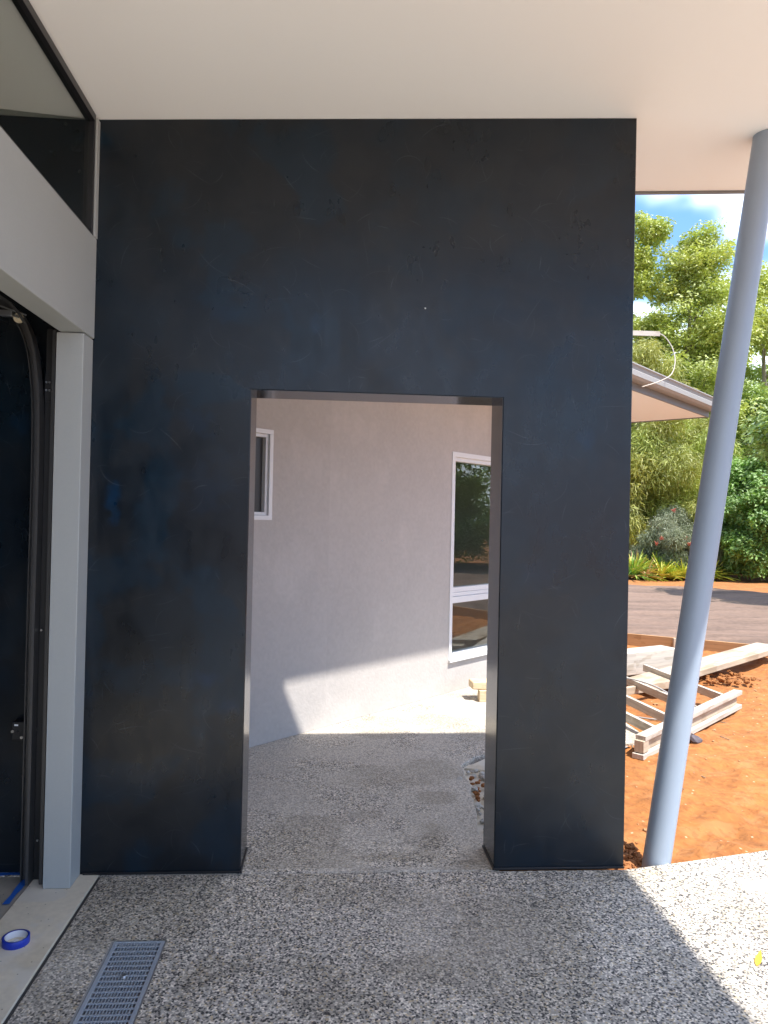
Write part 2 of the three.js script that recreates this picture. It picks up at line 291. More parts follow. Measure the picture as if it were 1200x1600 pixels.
{
  const axis = (stops) => { const a = []; for (const [from, to, step] of stops) for (let v = from; v < to - 1e-6; v += step) a.push(v); a.push(stops[stops.length - 1][1]); return a; };
  const xs = axis([[-250, -50, 40], [-50, 1, 5], [1, 8, 0.05], [8, 20, 0.6], [20, 60, 5], [60, 260, 40]]), zs = axis([[-260, -60, 40], [-60, -24, 4], [-24, -11, 0.5], [-11, -3.2, 0.05], [-3.2, 10, 1.1], [10, 60, 6], [60, 260, 40]]);
  const g = new THREE.BufferGeometry(), p = [], uv = [], ix = [];
  for (const z of zs) for (const x of xs) { p.push(x, dirtHeight(x, z), z); uv.push(x, z); }
  const n = xs.length; for (let j = 0; j < zs.length - 1; j++) for (let i = 0; i < n - 1; i++) { const a = j * n + i; ix.push(a, a + n, a + 1, a + 1, a + n, a + n + 1); }
  g.setAttribute('position', new THREE.Float32BufferAttribute(p, 3)); g.setAttribute('uv', new THREE.Float32BufferAttribute(uv, 2)); g.setIndex(ix); g.computeVertexNormals();
  structure(part('ground', g, M.dirt));
}
const structureMesh = (name, g, m) => structure(part(name, g, m));
structureMesh('front_slab', slabShape([[-0.982, -3.352], [1.385, -3.352], [1.729, -3.428], [2.191, -3.536], [6.2, -4.48], [6.2, 12], [-0.982, 12]], 0.14, [[[-0.79, -2.848], [-0.58, -2.848], [-0.58, -1.842], [-0.79, -1.842]]]), M.frontSlab);
structureMesh('courtyard_slab', slabShape([[-1.9, -3.360], [0.80, -3.360], [0.80, -3.64], [0.785, -3.74], [0.793, -3.853], [0.83, -4.05], [0.838, -4.2], [0.844, -4.304], [0.875, -4.45], [0.866, -4.6], [0.884, -4.811], [1.0, -4.97], [1.074, -5.006], [1.4, -5.2], [2.4, -5.3], [2.4, -8.22], [-1.9, -3.92]], 0.14), M.courtSlab);
structureMesh('slab_joint', box(-1.06, 1.38, -0.06, -0.009, -3.3585, -3.3535, 0), M.jointFill);
structureMesh('garage_threshold', box(-1.262, -0.995, -0.1, 0.002, -3.39, 5, 0.004), M.concrete);
structureMesh('threshold_joint', box(-0.9945, -0.9825, -0.06, -0.006, -3.352, 5, 0), M.jointFill);
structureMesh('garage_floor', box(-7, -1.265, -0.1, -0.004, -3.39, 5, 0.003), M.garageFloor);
{
  const g = new THREE.BufferGeometry(), p = [], uv = [], ix = [], S = 150, T = 44, d = new THREE.Vector2(0.8358, 0.549), nn = new THREE.Vector2(0.549, -0.8358);
  for (let j = 0; j <= T; j++) for (let i = 0; i <= S; i++) {
    const s = -12 + 40 * i / S, t = 0.03 + 9.4 * Math.pow(j / T, 1.2), e = j === T ? (vnoise(s * 1.2, 3, 60) - 0.5) * 0.7 : 0;
    const x = 4.07 + d.x * s + nn.x * (t + e), z = -9.9 + d.y * s + nn.y * (t + e);
    p.push(x, j === T ? -0.09 : 0.065 + (fbm(s * 0.7, t * 3.2, 4, 1150) - 0.5) * 0.09 + (fbm(x * 5, z * 5, 2, 1160) - 0.5) * 0.03, z); uv.push(x, z);
  }
  for (let j = 0; j < T; j++) for (let i = 0; i < S; i++) { const a = j * (S + 1) + i; ix.push(a, a + 1, a + S + 1, a + 1, a + S + 2, a + S + 1); }
  g.setAttribute('position', new THREE.Float32BufferAttribute(p, 3)); g.setAttribute('uv', new THREE.Float32BufferAttribute(uv, 2)); g.setIndex(ix); g.computeVertexNormals();
  structure(part('driveway', g, M.drive));
}
{
  const g = new THREE.PlaneGeometry(120, 60, 60, 30); g.rotateX(-Math.PI / 2); g.translate(10, 0, -54.6);
  const p = g.attributes.position; for (let i = 0; i < p.count; i++) p.setY(i, 0.02 + 0.12 * smooth(-24, -28, p.getZ(i)) + 0.05 * (fbm(p.getX(i), p.getZ(i), 3, 33) - 0.5)); g.computeVertexNormals();
  structure(part('lawn', boxUV(g), M.lawn));
}

// ---------------------------------------------------------------- the dark feature wall
const roofY = (x) => 3.356 + 0.0616 * (x + 1.065);
{
  const t = thing('feature_wall', 'tall near-black polished plaster wall with a doorway opening', 'wall');
  const g = extrude([[-1.079, 0.001], [-0.377, 0.001], [-0.377, 2.172], [0.776, 2.172], [0.776, 0.001], [1.386, 0.001], [1.386, roofY(1.386) - 0.001], [-1.079, roofY(-1.079) - 0.001]], 0.24, 0.003);
  g.translate(0, 0, -3.602); part('wall_body', g, M.plaster, t);
  part('reveal', box(-0.3768, -0.3752, 0.013, 2.1702, -3.598, -3.366, 0), M.plasterPolished, t); part('reveal', box(0.7742, 0.7758, 0.013, 2.1702, -3.598, -3.366, 0), M.plasterPolished, t);
  part('lintel_underside', box(-0.375, 0.774, 2.1703, 2.1719, -3.598, -3.366, 0), M.plasterPolished, t);
  const bead = (x0, x1, z0, z1) => part('base_bead', box(x0, x1, 0.0015, 0.012, z0, z1, 0.002), M.darkFrame, t);
  bead(-1.064, -0.377, -3.361, -3.354); bead(0.776, 1.386, -3.361, -3.354); bead(-0.376, -0.369, -3.6, -3.354); bead(0.768, 0.775, -3.6, -3.354);
  const s = new THREE.SphereGeometry(0.004, 8, 6); s.translate(0.405, 2.57, -3.361); part('screw', s, M.whiteAlu, t);
}

// ---------------------------------------------------------------- the carport roof over the slab
{
  const t = thing('carport_roof', 'broad sloping carport roof with a smooth cream soffit', 'roof');
  const xr = 2.63, zb = -4.15, zf = -1.0;
  const sof = extrude([[-1.10, roofY(-1.10)], [xr, roofY(xr)], [xr, roofY(xr) + 0.012], [-1.10, roofY(-1.10) + 0.012]], zf - zb, 0); sof.translate(0, 0, zb); part('soffit', sof, M.soffit, t);
  const deck = extrude([[-7.1, roofY(-1.1) + 0.06], [-1.1, roofY(-1.1) + 0.06], [xr, roofY(xr) + 0.06], [xr, roofY(xr) + 0.22], [-1.1, roofY(-1.1) + 0.22], [-7.1, roofY(-1.1) + 0.22]], zf - zb - 0.02, 0); deck.translate(0, 0, zb + 0.01); part('roof_deck', deck, M.gutter, t);
  const f1 = extrude([[-7.1, roofY(-1.1) - 0.012], [-1.1, roofY(-1.1) - 0.012], [xr + 0.02, roofY(xr) - 0.012], [xr + 0.02, roofY(xr) + 0.23], [-1.1, roofY(-1.1) + 0.23], [-7.1, roofY(-1.1) + 0.23]], 0.022, 0.002); f1.translate(0, 0, zb - 0.023); part('fascia', f1, M.fascia, t);
  const f2 = f1.clone(); f2.translate(0, 0, zf - zb + 0.024); part('fascia', f2, M.fascia, t);
  part('fascia', box(xr + 0.001, xr + 0.02, roofY(xr) - 0.012, roofY(xr) + 0.23, zb + 0.002, zf - 0.002, 0.002), M.fascia, t);
  const gu = extrude([[-7.1, roofY(-1.1) + 0.09], [-1.1, roofY(-1.1) + 0.09], [xr + 0.02, roofY(xr) + 0.09], [xr + 0.02, roofY(xr) + 0.21], [-1.1, roofY(-1.1) + 0.21], [-7.1, roofY(-1.1) + 0.21]], 0.1, 0.004); gu.translate(0, 0, zb - 0.125); part('gutter', gu, M.gutter, t);
}

// ---------------------------------------------------------------- the garage front and what shows of its inside
{
  const t = thing('garage', 'garage front with grey beam, corner post and clerestory glazing', 'garage');
  part('beam', box(-1.18, -1.071, 2.372, 2.815, -3.361, 4.1, 0.004), M.greyPaint, t).userData.label = 'grey painted beam over the garage opening';
  part('post', box(-1.19, -1.076, 0.003, 2.368, -3.361, -3.236, 0.003), M.greyPaint, t).userData.label = 'grey painted post at the garage corner';
  part('post', box(-1.19, -1.076, 0.003, 2.368, 3.9, 4.05, 0.003), M.greyPaint, t);
  part('cover_strip', box(-1.10, -1.068, 2.817, roofY(-1.1) - 0.014, -3.3615, -3.325, 0.002), M.greyPaint, t);
  const w = part('clerestory_frame', mergeGeometries([box(-1.115, -1.075, 3.318, 3.352, -3.323, 4.05, 0.002), box(-1.115, -1.075, 2.818, 3.316, -3.322, -3.300, 0.002), box(-1.112, -1.078, 2.817, 2.826, -3.299, 4.05, 0.001)]), M.darkFrame, t);
  part('glass_pane', box(-1.099, -1.095, 2.827, 3.317, -3.299, 4.04, 0), M.glass, w);
  part('end_wall', box(-7, -1.08, 0.001, 3.365, -3.6, -3.392, 0.003), M.plaster, t).userData.label = 'dark end wall inside the garage';
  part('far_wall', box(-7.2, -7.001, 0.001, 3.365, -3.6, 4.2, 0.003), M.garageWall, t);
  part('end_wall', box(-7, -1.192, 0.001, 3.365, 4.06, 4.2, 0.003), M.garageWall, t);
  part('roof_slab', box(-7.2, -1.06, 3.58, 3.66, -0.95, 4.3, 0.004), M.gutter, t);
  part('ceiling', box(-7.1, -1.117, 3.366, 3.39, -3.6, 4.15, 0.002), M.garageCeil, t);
}
{ // the open sectional door, run up under the ceiling, and its near-side track
  const t = thing('garage_door', 'black sectional garage door run open on curved side tracks', 'garage door');
  const zt = -3.285;
  part('jamb_angle', mergeGeometries([box(-1.262, -1.195, 0.004, 2.40, -3.391, -3.320, 0.002)]), M.blackSteel, t);
  part('jamb_edge', box(-1.219, -1.204, 0.004, 2.385, -3.3195, -3.27, 0.002), M.trackSteel, t);
  const path = [[-1.272, 0.006, zt], [-1.272, 1.0, zt], [-1.274, 2.05, zt], [-1.284, 2.17, zt], [-1.303, 2.305, zt], [-1.338, 2.405, zt], [-1.392, 2.478, zt], [-1.46, 2.522, zt], [-1.60, 2.555, zt], [-2.0, 2.56, zt], [-3.9, 2.56, zt]];
  const c = new THREE.CatmullRomCurve3(path.map((p) => new THREE.Vector3(...p)), false, 'centripetal');
  const strip = (d0, d1, z0, z1) => { // a strip that follows the track, set off across it
    const N = 90, p = [], ix = [], q = [];
    for (let i = 0; i <= N; i++) { const a = c.getPointAt(i / N), tg = c.getTangentAt(i / N), nx = tg.y, ny = -tg.x; for (const [d, z] of [[d0, z0], [d1, z0], [d1, z1], [d0, z1]]) p.push(a.x + nx * d, a.y + ny * d, z); }
    for (let i = 0; i < N; i++) for (let k = 0; k < 4; k++) { const a = i * 4 + k, b = i * 4 + (k + 1) % 4; ix.push(a, b, a + 4, b, b + 4, a + 4); }
    let g = new THREE.BufferGeometry(); g.setAttribute('position', new THREE.Float32BufferAttribute(p, 3)); g.setIndex(ix); g = g.toNonIndexed(); g.computeVertexNormals(); return boxUV(g);
  };
  part('track', mergeGeometries([strip(0.0, 0.012, zt - 0.03, zt + 0.024), strip(-0.03, 0.0, zt - 0.034, zt - 0.030), strip(-0.034, -0.030, zt - 0.03, zt - 0.008)]), M.trackSteel, t);
  part('track_bracket', box(-1.262, -1.222, 2.08, 2.20, -3.3195, -3.314, 0.001), M.blackSteel, t);
  for (const [x, y] of [[-1.254, 2.165], [-1.242, 2.165], [-1.254, 2.13], [-1.241, 2.13], [-1.249, 1.086], [-1.243, 0.176]]) { const s = new THREE.CylinderGeometry(0.0042, 0.005, 0.006, 8); s.rotateX(Math.PI / 2); s.translate(x, y, -3.311); part('bolt', s, M.zinc, t); }
  for (const [x, y] of [[-1.362, 2.43], [-1.52, 2.52], [-2.1, 2.545]]) {
    const r = new THREE.CylinderGeometry(0.021, 0.021, 0.014, 20); r.rotateX(Math.PI / 2); r.translate(x, y, zt + 0.012); const m = part('roller', r, M.nylon, t);
    const ax = new THREE.CylinderGeometry(0.006, 0.006, 0.05, 10); ax.rotateX(Math.PI / 2); ax.translate(x, y, zt + 0.03); part('axle', ax, M.zinc, m);
    part('hinge', box(x - 0.075, x - 0.022, y + 0.004, y + 0.030, zt + 0.004, zt + 0.03, 0.004), M.zinc, m);
    part('hinge_bar', bar([x - 0.1, y + 0.055, zt + 0.02], [x + 0.035, y + 0.012, zt + 0.02], 0.006, 0.006), M.zinc, m);
  }
  for (let k = 0; k < 4; k++) part('door_panel', box(-1.52 - k * 0.6, -1.52 - (k + 1) * 0.6 + 0.006, 2.57, 2.61, -3.24, 3.8, 0.004), M.blackSteel, t);
  const lk = part('lock_box', box(-1.376, -1.300, 0.600, 0.682, -3.391, -3.335, 0.006), M.blackSteel, t); lk.userData.label = 'small black lock box beside the door track';
  part('lock_plate', box(-1.362, -1.346, 0.664, 0.671, -3.3345, -3.333, 0), M.whiteAlu, lk);
  for (const [x, y, r] of [[-1.369, 0.640, 0.006], [-1.330, 0.614, 0.006], [-1.349, 0.638, 0.007]]) { const s = new THREE.CylinderGeometry(r, r, 0.005, 12); s.rotateX(Math.PI / 2); s.translate(x, y, -3.333); part('key_barrel', s, r > 0.0065 ? M.darkFrame : M.zinc, lk); }
  part('latch_bolt', bar([-1.302, 0.645, -3.36], [-1.276, 0.640, -3.36], 0.014, 0.018), M.zinc, lk);
}

// ---------------------------------------------------------------- the leaning steel pole
{
  const a = new THREE.Vector3(1.574, -0.10, -3.455), b = new THREE.Vector3(2.118, roofY(2.118) + 0.004, -3.52), L = a.distanceTo(b);
  const t = thing('leaning_pole', 'blue-grey painted round steel pole leaning up to the soffit', 'pole', [a.x, a.y, a.z]);
  const q = new THREE.Quaternion().setFromUnitVectors(new THREE.Vector3(0, 1, 0), b.clone().sub(a).normalize());
  const g = new THREE.CylinderGeometry(0.0635, 0.0635, L, 40, 1, true); g.translate(0, L / 2, 0); g.applyQuaternion(q); part('shaft', g, M.polePaint, t);
  const c = new THREE.CylinderGeometry(0.066, 0.066, 0.008, 32); c.rotateZ(Math.atan(0.0616)); c.translate(b.x - a.x, b.y - a.y - 0.009, b.z - a.z); part('cap_plate', c, M.polePaint, t);
}

// ---------------------------------------------------------------- the house behind, turned 45 degrees; local x runs along its wall, local z points out of it
const HOUSE = [-2.85, 0, -2.85];
{
  const t = thing('house', 'grey rendered house wing with white framed windows and deep eave', 'house', HOUSE, Math.PI / 4);
  const wx0 = 1.5, wx1 = 8.15, top = 2.92;
  const small = [2.82, 3.425, 1.575, 2.212], big = [5.585, 7.35, 0.285, 2.24];
  const hole = ([a, b, c, d]) => [[a, c], [b, c], [b, d], [a, d]];
  const g = extrude([[wx0, 0.002], [wx1, 0.002], [wx1, top], [wx0, top]], 0.2, 0, [hole(small), hole(big)]); g.translate(0, 0, -0.2); part('wall', g, M.render, t);
  part('wall', box(wx1 - 0.2, wx1 - 0.001, 0.002, top, -7, -0.202, 0.003), M.render, t);
  part('room_wall', box(wx0 + 0.05, wx1 - 0.22, 0.01, top, -4.2, -4.0, 0), M.interior, t);
  part('room_wall', box(wx0, wx0 + 0.1, 0.01, top, -4.2, -0.21, 0), M.interior, t);
  part('room_floor', box(wx0 + 0.05, wx1 - 0.22, 0.1, 0.14, -4.0, -0.21, 0), M.interior, t);
  part('room_ceiling', box(wx0, wx1 - 0.01, 2.70, 2.74, -4.2, -0.201, 0), M.interior, t);
  const frame = (a, b, c, d, w, z0, z1) => [box(a, b, c, c + w, z0, z1, 0.002), box(a, b, d - w, d, z0, z1, 0.002), box(a, a + w, c + w, d - w, z0, z1, 0.002), box(b - w, b, c + w, d - w, z0, z1, 0.002)];
  { // small window
    const [a, b, c, d] = small, w = part('window', mergeGeometries([...frame(a, b, c, d, 0.032, -0.11, 0.006)]), M.whiteAlu, t);
    part('sash', mergeGeometries(frame(a + 0.033, b - 0.033, c + 0.033, d - 0.033, 0.022, -0.085, -0.012)), M.whiteAlu, w);
    part('insect_screen', box(a + 0.056, b - 0.056, c + 0.056, d - 0.056, -0.05, -0.047, 0), M.screenGlass, w);
  }
  { // tall window: a fixed pane above, a sash rail, a lower pane
    const [a, b, c, d] = big, w = part('window', mergeGeometries([...frame(a, b, c, d, 0.045, -0.13, 0.008)]), M.whiteAlu, t);
    const rail = 0.885;
    part('sash', mergeGeometries(frame(a + 0.046, b - 0.046, rail + 0.001, d - 0.046, 0.036, -0.11, -0.016)), M.whiteAlu, w);
    part('transom', mergeGeometries([box(a + 0.046, b - 0.046, rail - 0.06, rail - 0.001, -0.12, -0.008, 0.003), box(a + 0.083, b - 0.083, rail + 0.038, rail + 0.085, -0.10, -0.020, 0.003)]), M.whiteAlu, w);
    part('upper_pane', box(a + 0.083, b - 0.083, rail + 0.086, d - 0.083, -0.064, -0.058, 0), M.glass, w);
    part('lower_pane', box(a + 0.0462, b - 0.0462, c + 0.05, rail - 0.061, -0.054, -0.048, 0), M.glass, w);
    part('sill', mergeGeometries([box(a - 0.004, b + 0.004, c - 0.001, c + 0.022, 0.009, 0.03, 0.002), box(a + 0.046, b - 0.046, c + 0.046, c + 0.072, -0.11, -0.02, 0.002)]), M.whiteAlu, w);
  }
  // roof with its eave corner
  const ex = 9.24, ez = 1.14, h = 2.9, u0 = 2.5;
  const r = part('roof', mergeGeometries([boxUV(extrude([[u0, h + 0.06], [ex - 0.02, h + 0.06], [ex - 0.02, h + 0.16], [u0, h + 0.16]], 8, 0).translate(0, 0, ez - 8.02))]), M.gutter, t);
  part('eave_soffit', box(u0, ex - 0.02, h + 0.01, h + 0.02, ez - 8.0, ez - 0.02, 0), M.soffit, r);
  part('fascia', box(u0, ex, h, h + 0.15, ez - 0.018, ez, 0.002), M.fascia, r);
  part('fascia', box(ex - 0.018, ex, h, h + 0.15, ez - 8, ez - 0.02, 0.002), M.fascia, r);
  const prof = [[0, 0.0], [0.085, 0.0], [0.115, 0.02], [0.118, 0.065], [0.105, 0.078], [0.112, 0.112], [0.128, 0.118], [0.128, 0.128], [0.10, 0.126], [0.088, 0.02], [0.006, 0.016], [0, 0.10]];
  const s = new THREE.Shape(prof.map(([x, y]) => new THREE.Vector2(x, y))), gg = new THREE.ExtrudeGeometry(s, { depth: ex - u0, bevelEnabled: false });
  gg.rotateY(-Math.PI / 2); gg.translate(ex, h + 0.075, ez + 0.001); part('gutter', boxUV(gg), M.gutter, r);
  part('gutter_stop_end', box(ex + 0.001, ex + 0.004, h + 0.07, h + 0.2, ez - 0.02, ez + 0.125, 0.001), M.timberForm, r);
  const sc = new THREE.SphereGeometry(0.006, 8, 6); sc.translate(4.62, 1.42, 0.003); part('screw', sc, M.whiteAlu, t);
}
{ // flat strip and curled cable that stick out past the eave
  const t = thing('conduit', 'pale flat strip with a curled thin cable above the gutter', 'conduit', [2.5, 3.0, -7.3]);
  const g = mergeGeometries([bar([-0.2, 0.535, 0], [0.79, 0.545, 0], 0.012, 0.05), bar([-0.15, 0.1, 0], [-0.15, 0.535, 0], 0.03, 0.012, [1, 0, 0])]);
  part('flat_strip', g, M.timberPale, t);
  part('cable', tube([[0.78, 0.55, 0.0], [0.83, 0.52, 0.01], [0.895, 0.40, 0.05], [0.905, 0.27, 0.1], [0.84, 0.11, 0.18], [0.68, 0.01, 0.28], [0.44, -0.08, 0.4]], 0.0055, 48, 8), M.timberPale, t);
}

// ---------------------------------------------------------------- small things on the slab
{ // drain grate
  const t = thing('drain_grate', 'galvanised drain grate set into the aggregate slab', 'drain grate', [-0.685, 0, -2.345]);
  const w = 0.094, l = 0.498, y0 = -0.026, y1 = -0.003;
  for (const s of [-1, 1]) part('side_rail', box(s * w, s * (w - 0.015), y0, y1, -l, l, 0.001), M.grate, t);
  for (const s of [-1, 1]) part('end_rail', box(-w + 0.0155, w - 0.0155, y0, y1, s * l, s * (l - 0.006), 0.001), M.grate, t);
  const lg = new THREE.BoxGeometry(0.0038, 0.02, 2 * l - 0.013), cg = new THREE.BoxGeometry(2 * w - 0.031, 0.003, 0.006);
  for (let k = 0; k < 14; k++) { const m = part('bearing_bar', lg, M.grate, t); m.position.set(-w + 0.026 + k * (2 * w - 0.052) / 13, -0.0145, 0); }
  for (let k = 0; k < 33; k++) { const m = part('cross_bar', cg, M.grate, t); m.position.set(0, -0.0055, -l + 0.033 + k * 0.0291); }
  const c = new THREE.CylinderGeometry(0.008, 0.01, 0.008, 12); c.translate(0, -0.002, -0.285); part('lock_screw', c, M.zinc, t);
  const pit = mergeGeometries([box(-0.104, -0.096, -0.3, -0.004, -0.5, 0.5, 0), box(0.096, 0.104, -0.3, -0.004, -0.5, 0.5, 0), box(-0.0955, 0.0955, -0.3, -0.29, -0.5, 0.5, 0), box(-0.0955, 0.0955, -0.289, -0.004, -0.5025, -0.5, 0), box(-0.0955, 0.0955, -0.289, -0.004, 0.5, 0.5025, 0)]);
  part('channel', pit, M.pit, t);
}
{ // roll of painter's tape
  const t = thing('tape_roll', 'roll of blue masking tape on the concrete threshold', 'tape roll', [-1.134, 0.002, -2.838]);
  const ring = (r0, r1, y0, y1) => new THREE.LatheGeometry([[r0, y0], [r1, y0], [r1, y1], [r0, y1], [r0, y0]].map(([x, y]) => new THREE.Vector2(x, y)), 48);
  part('tape', ring(0.0395, 0.048, 0, 0.025), M.rollBlue, t); part('core', ring(0.0375, 0.0392, 0.0004, 0.0252), M.rollWhite, t);
  part('torn_end', bar([0.0, 0.0265, 0.03], [0.022, 0.035, 0.047], 0.018, 0.001), M.rollWhite, t);
}
{ // strips of tape stuck to the garage floor
  const tapeStrip = (pts, label) => { const s = new THREE.Shape(pts.map(([x, z]) => new THREE.Vector2(x, -z))); const g = new THREE.ExtrudeGeometry(s, { depth: 0.0008, bevelEnabled: false }); g.rotateX(-Math.PI / 2); g.translate(0, 0.0025, 0); return tag(part('tape_strip', g, M.blueTape), label, 'tape'); };
  tapeStrip([[-1.262, -3.345], [-1.232, -3.335], [-1.231, -3.24], [-1.236, -3.20], [-1.231, -3.12], [-1.258, -3.115], [-1.255, -3.19], [-1.261, -3.25]].map(([x, z]) => [x - 0.045, z]), 'torn blue tape strip along the garage floor edge');
  tapeStrip([[-1.56, -3.388], [-1.30, -3.386], [-1.30, -3.362], [-1.38, -3.366], [-1.42, -3.358], [-1.56, -3.36]], 'blue tape strip along the foot of the garage end wall');
}
{ // fallen leaf
  const p = [], n = 8; for (let i = 0; i <= n; i++) { const s = i / n, w = 0.011 * Math.sin(Math.PI * Math.pow(s, 0.8)) + 0.0005, y = 0.004 + 0.012 * s * s; p.push([s * 0.1, y, -w], [s * 0.1, y - 0.002, 0], [s * 0.1, y, w]); }
  const ix = []; for (let i = 0; i < n; i++) for (let k = 0; k < 2; k++) { const a = i * 3 + k; ix.push(a, a + 1, a + 3, a + 1, a + 4, a + 3); }
  const g = new THREE.BufferGeometry(); g.setAttribute('position', new THREE.Float32BufferAttribute(p.flat(), 3)); g.setIndex(ix); g.computeVertexNormals();
  const m = tag(part('fallen_leaf', g, new THREE.MeshStandardMaterial({ color: lin(0.55, 0.36, 0.03), roughness: 0.6, side: THREE.DoubleSide })), 'narrow yellow fallen leaf on the sunlit slab', 'leaf'); m.position.set(1.575, 0, -2.60); m.rotation.y = 0.9;
}

// ---------------------------------------------------------------- rubble in the broken slab corner
function rock(R, r) { const g = new THREE.IcosahedronGeometry(r, 1), p = g.attributes.position, a = (R() * 5000) | 0; for (let i = 0; i < p.count; i++) { const x = p.getX(i), y = p.getY(i), z = p.getZ(i), k = 0.66 + 0.62 * hash2(Math.round(x / r * 40) + 97 * Math.round(z / r * 40), Math.round(y / r * 40), a); p.setXYZ(i, x * k * 1.25, y * k * 0.8, z * k); } g.computeVertexNormals(); g.rotateY(R() * 6); return g; }
{
  const R = rng(401), gs = []; for (let k = 0; k < 44; k++) { const r = 0.008 + 0.014 * R() * R(); gs.push(rock(R, r).translate(0.87 + R() * 0.3, -0.018 + R() * 0.02, -4.6 + R() * 0.45)); }
  const gp = []; for (let k = 0; k < 60; k++) { const r = 0.01 + 0.022 * R() * R(); gp.push(rock(R, r).translate(0.80 + R() * 0.32, -0.024 + R() * 0.014, -4.75 + R() * 1.1)); }
  part('rubble', mergeGeometries(gp), std({ color: lin(0.48, 0.45, 0.40), roughness: 0.9 })).userData = { label: 'pale broken concrete crumbs along the broken courtyard slab edge', category: 'rubble', kind: 'stuff' };
  const m = part('rubble', mergeGeometries(gs), M.clod); m.userData = { label: 'loose red rubble in the broken corner of the courtyard slab', category: 'rubble', kind: 'stuff' };
  structure(part('footing', box(0.62, 1.385, -0.14, -0.028, -4.9, -3.61, 0.004), M.concrete));
  tag(part('footing_block', slabShape([[0.895, -4.79], [1.3, -4.62], [1.4, -5.15], [1.08, -4.99]], 0.06, [], 0.006).translate(0, -0.012, 0), M.concrete), 'smooth pale concrete footing beside the broken slab edge', 'footing');
  const R2 = rng(402), g2 = []; for (let k = 0; k < 130; k++) { const r = 0.006 + 0.02 * R2() * R2(), u = R2(), v = R2(); g2.push(rock(R2, r).translate(1.40 + u * 0.17, -0.055 + 0.05 * (1 - v) * R2(), -3.66 + v * 0.2)); }
  const m2 = part('soil_clods', mergeGeometries(g2), M.clod); m2.userData = { label: 'crumbly red soil heaped against the foot of the pole', category: 'soil', kind: 'stuff' };
  const R3 = rng(403), g3 = []; for (let k = 0; k < 300; k++) { const x = 1.7 + R3() * 4.2, z = -3.75 - R3() * 5, r = 0.004 + 0.016 * Math.pow(R3(), 4); if (z < lineZ(x) + 0.1) continue; g3.push(rock(R3, r).translate(x, dirtHeight(x, z) + r * 0.3, z)); }
  const m3 = part('scattered_pebbles', mergeGeometries(g3), std({ color: lin(0.34, 0.18, 0.08), roughness: 0.9 })); m3.userData = { label: 'small pebbles and crumbs scattered over the orange dirt', category: 'pebbles', kind: 'stuff' };
  const R5 = rng(405), g5 = []; for (let k = 0; k < 26; k++) { const x = 1.9 + R5() * 3.2, z = -4.2 - R5() * 3.6, a = R5() * 6.28, L = 0.04 + R5() * 0.1, y = dirtHeight(x, z) + 0.008; g5.push(bar([x, y, z], [x + Math.cos(a) * L, y + 0.006 * R5(), z + Math.sin(a) * L], 0.006, 0.005, [0, 1, 0], 0.001)); }
  part('twigs', mergeGeometries(g5), M.bark).userData = { label: 'thin dry twigs scattered over the orange dirt', category: 'twigs', kind: 'stuff' };
  const R4 = rng(404), g4 = []; for (let k = 0; k < 90; k++) { const x = 4.15 + (R4() - 0.5) * 0.7 + (R4() - 0.5) * 0.2, z = -7.62 + (R4() - 0.5) * 0.5, r = 0.008 + 0.028 * R4() * R4(); g4.push(rock(R4, r).translate(x, dirtHeight(x, z) + 0.02 + R4() * 0.04, z)); }
  const m4 = part('soil_clods', mergeGeometries(g4), M.dirt); m4.userData = { label: 'loose orange soil heap beside the pale plank', category: 'soil', kind: 'stuff' };
}

// ---------------------------------------------------------------- timber and formwork on the dirt
{
  const g = (x) => dirtHeight(x, -8);
  const t = thing('frame_ladder', 'weathered pale timber ladder frame lying on the orange dirt', 'timber frame', [2.9, -0.05, -6.2]);
  const w = (x, y, z) => [x - 2.9, y, z + 6.2];
  const A = [2.2, -5.08], B = [3.72, -6.50], at = (k, y) => w(mix(A[0], B[0], k), y, mix(A[1], B[1], k));
  part('plate', bar(at(0, 0.145), at(1, 0.145), 0.075, 0.036), M.timberPale, t);
  part('plate', bar(at(-0.02, 0.024), at(0.99, 0.024), 0.085, 0.036), M.timberPale, t);
  part('web', bar(at(0.02, 0.085), at(0.97, 0.085), 0.018, 0.083), M.timber, t);
  part('end_block', bar(at(-0.012, 0.09), at(0.03, 0.09), 0.07, 0.083), M.timber, t);
  for (const [x0, z0, x1, z1, y] of [[2.42, -5.33, 2.18, -6.75, 0.12], [2.66, -5.56, 2.45, -6.95, 0.13], [3.02, -5.92, 2.80, -7.35, 0.13], [3.50, -6.34, 3.32, -7.6, 0.12]])
    part('stud', bar(w(x0, y, z0), w(x1, y + 0.02, z1), 0.036, 0.07), M.timberPale, t);
  part('noggin', bar(w(2.6, 0.10, -6.62), w(3.4, 0.10, -7.05), 0.045, 0.07), M.timber, t);
  part('plate', bar(w(2.0, 0.03, -6.80), w(3.45, 0.03, -7.50), 0.09, 0.045), M.timber, t);
}
tag(part('pale_beam', bar([1.87, 0.085, -7.26], [3.86, 0.095, -8.18], 0.24, 0.24, [0, 1, 0], 0.006), M.timberPale), 'thick chalky white beam lying behind the timber frame', 'beam');
tag(part('pale_beam', bar([2.1, 0.03, -7.68], [4.05, 0.035, -8.58], 0.3, 0.17, [0, 1, 0], 0.006), M.timberPale), 'low wide white beam behind the thick chalky beam', 'beam');
tag(part('plank', bar([3.05, 0.03, -7.08], [5.42, 0.125, -8.78], 0.32, 0.062, [0, 1, 0], 0.004), M.timber), 'long pale plank propped on the formwork board', 'plank');
tag(part('plank', bar([3.1, -0.03, -7.42], [4.35, -0.03, -8.25], 0.14, 0.045, [0, 1, 0], 0.004), M.timberPale), 'short board on the dirt under the long propped plank', 'plank');
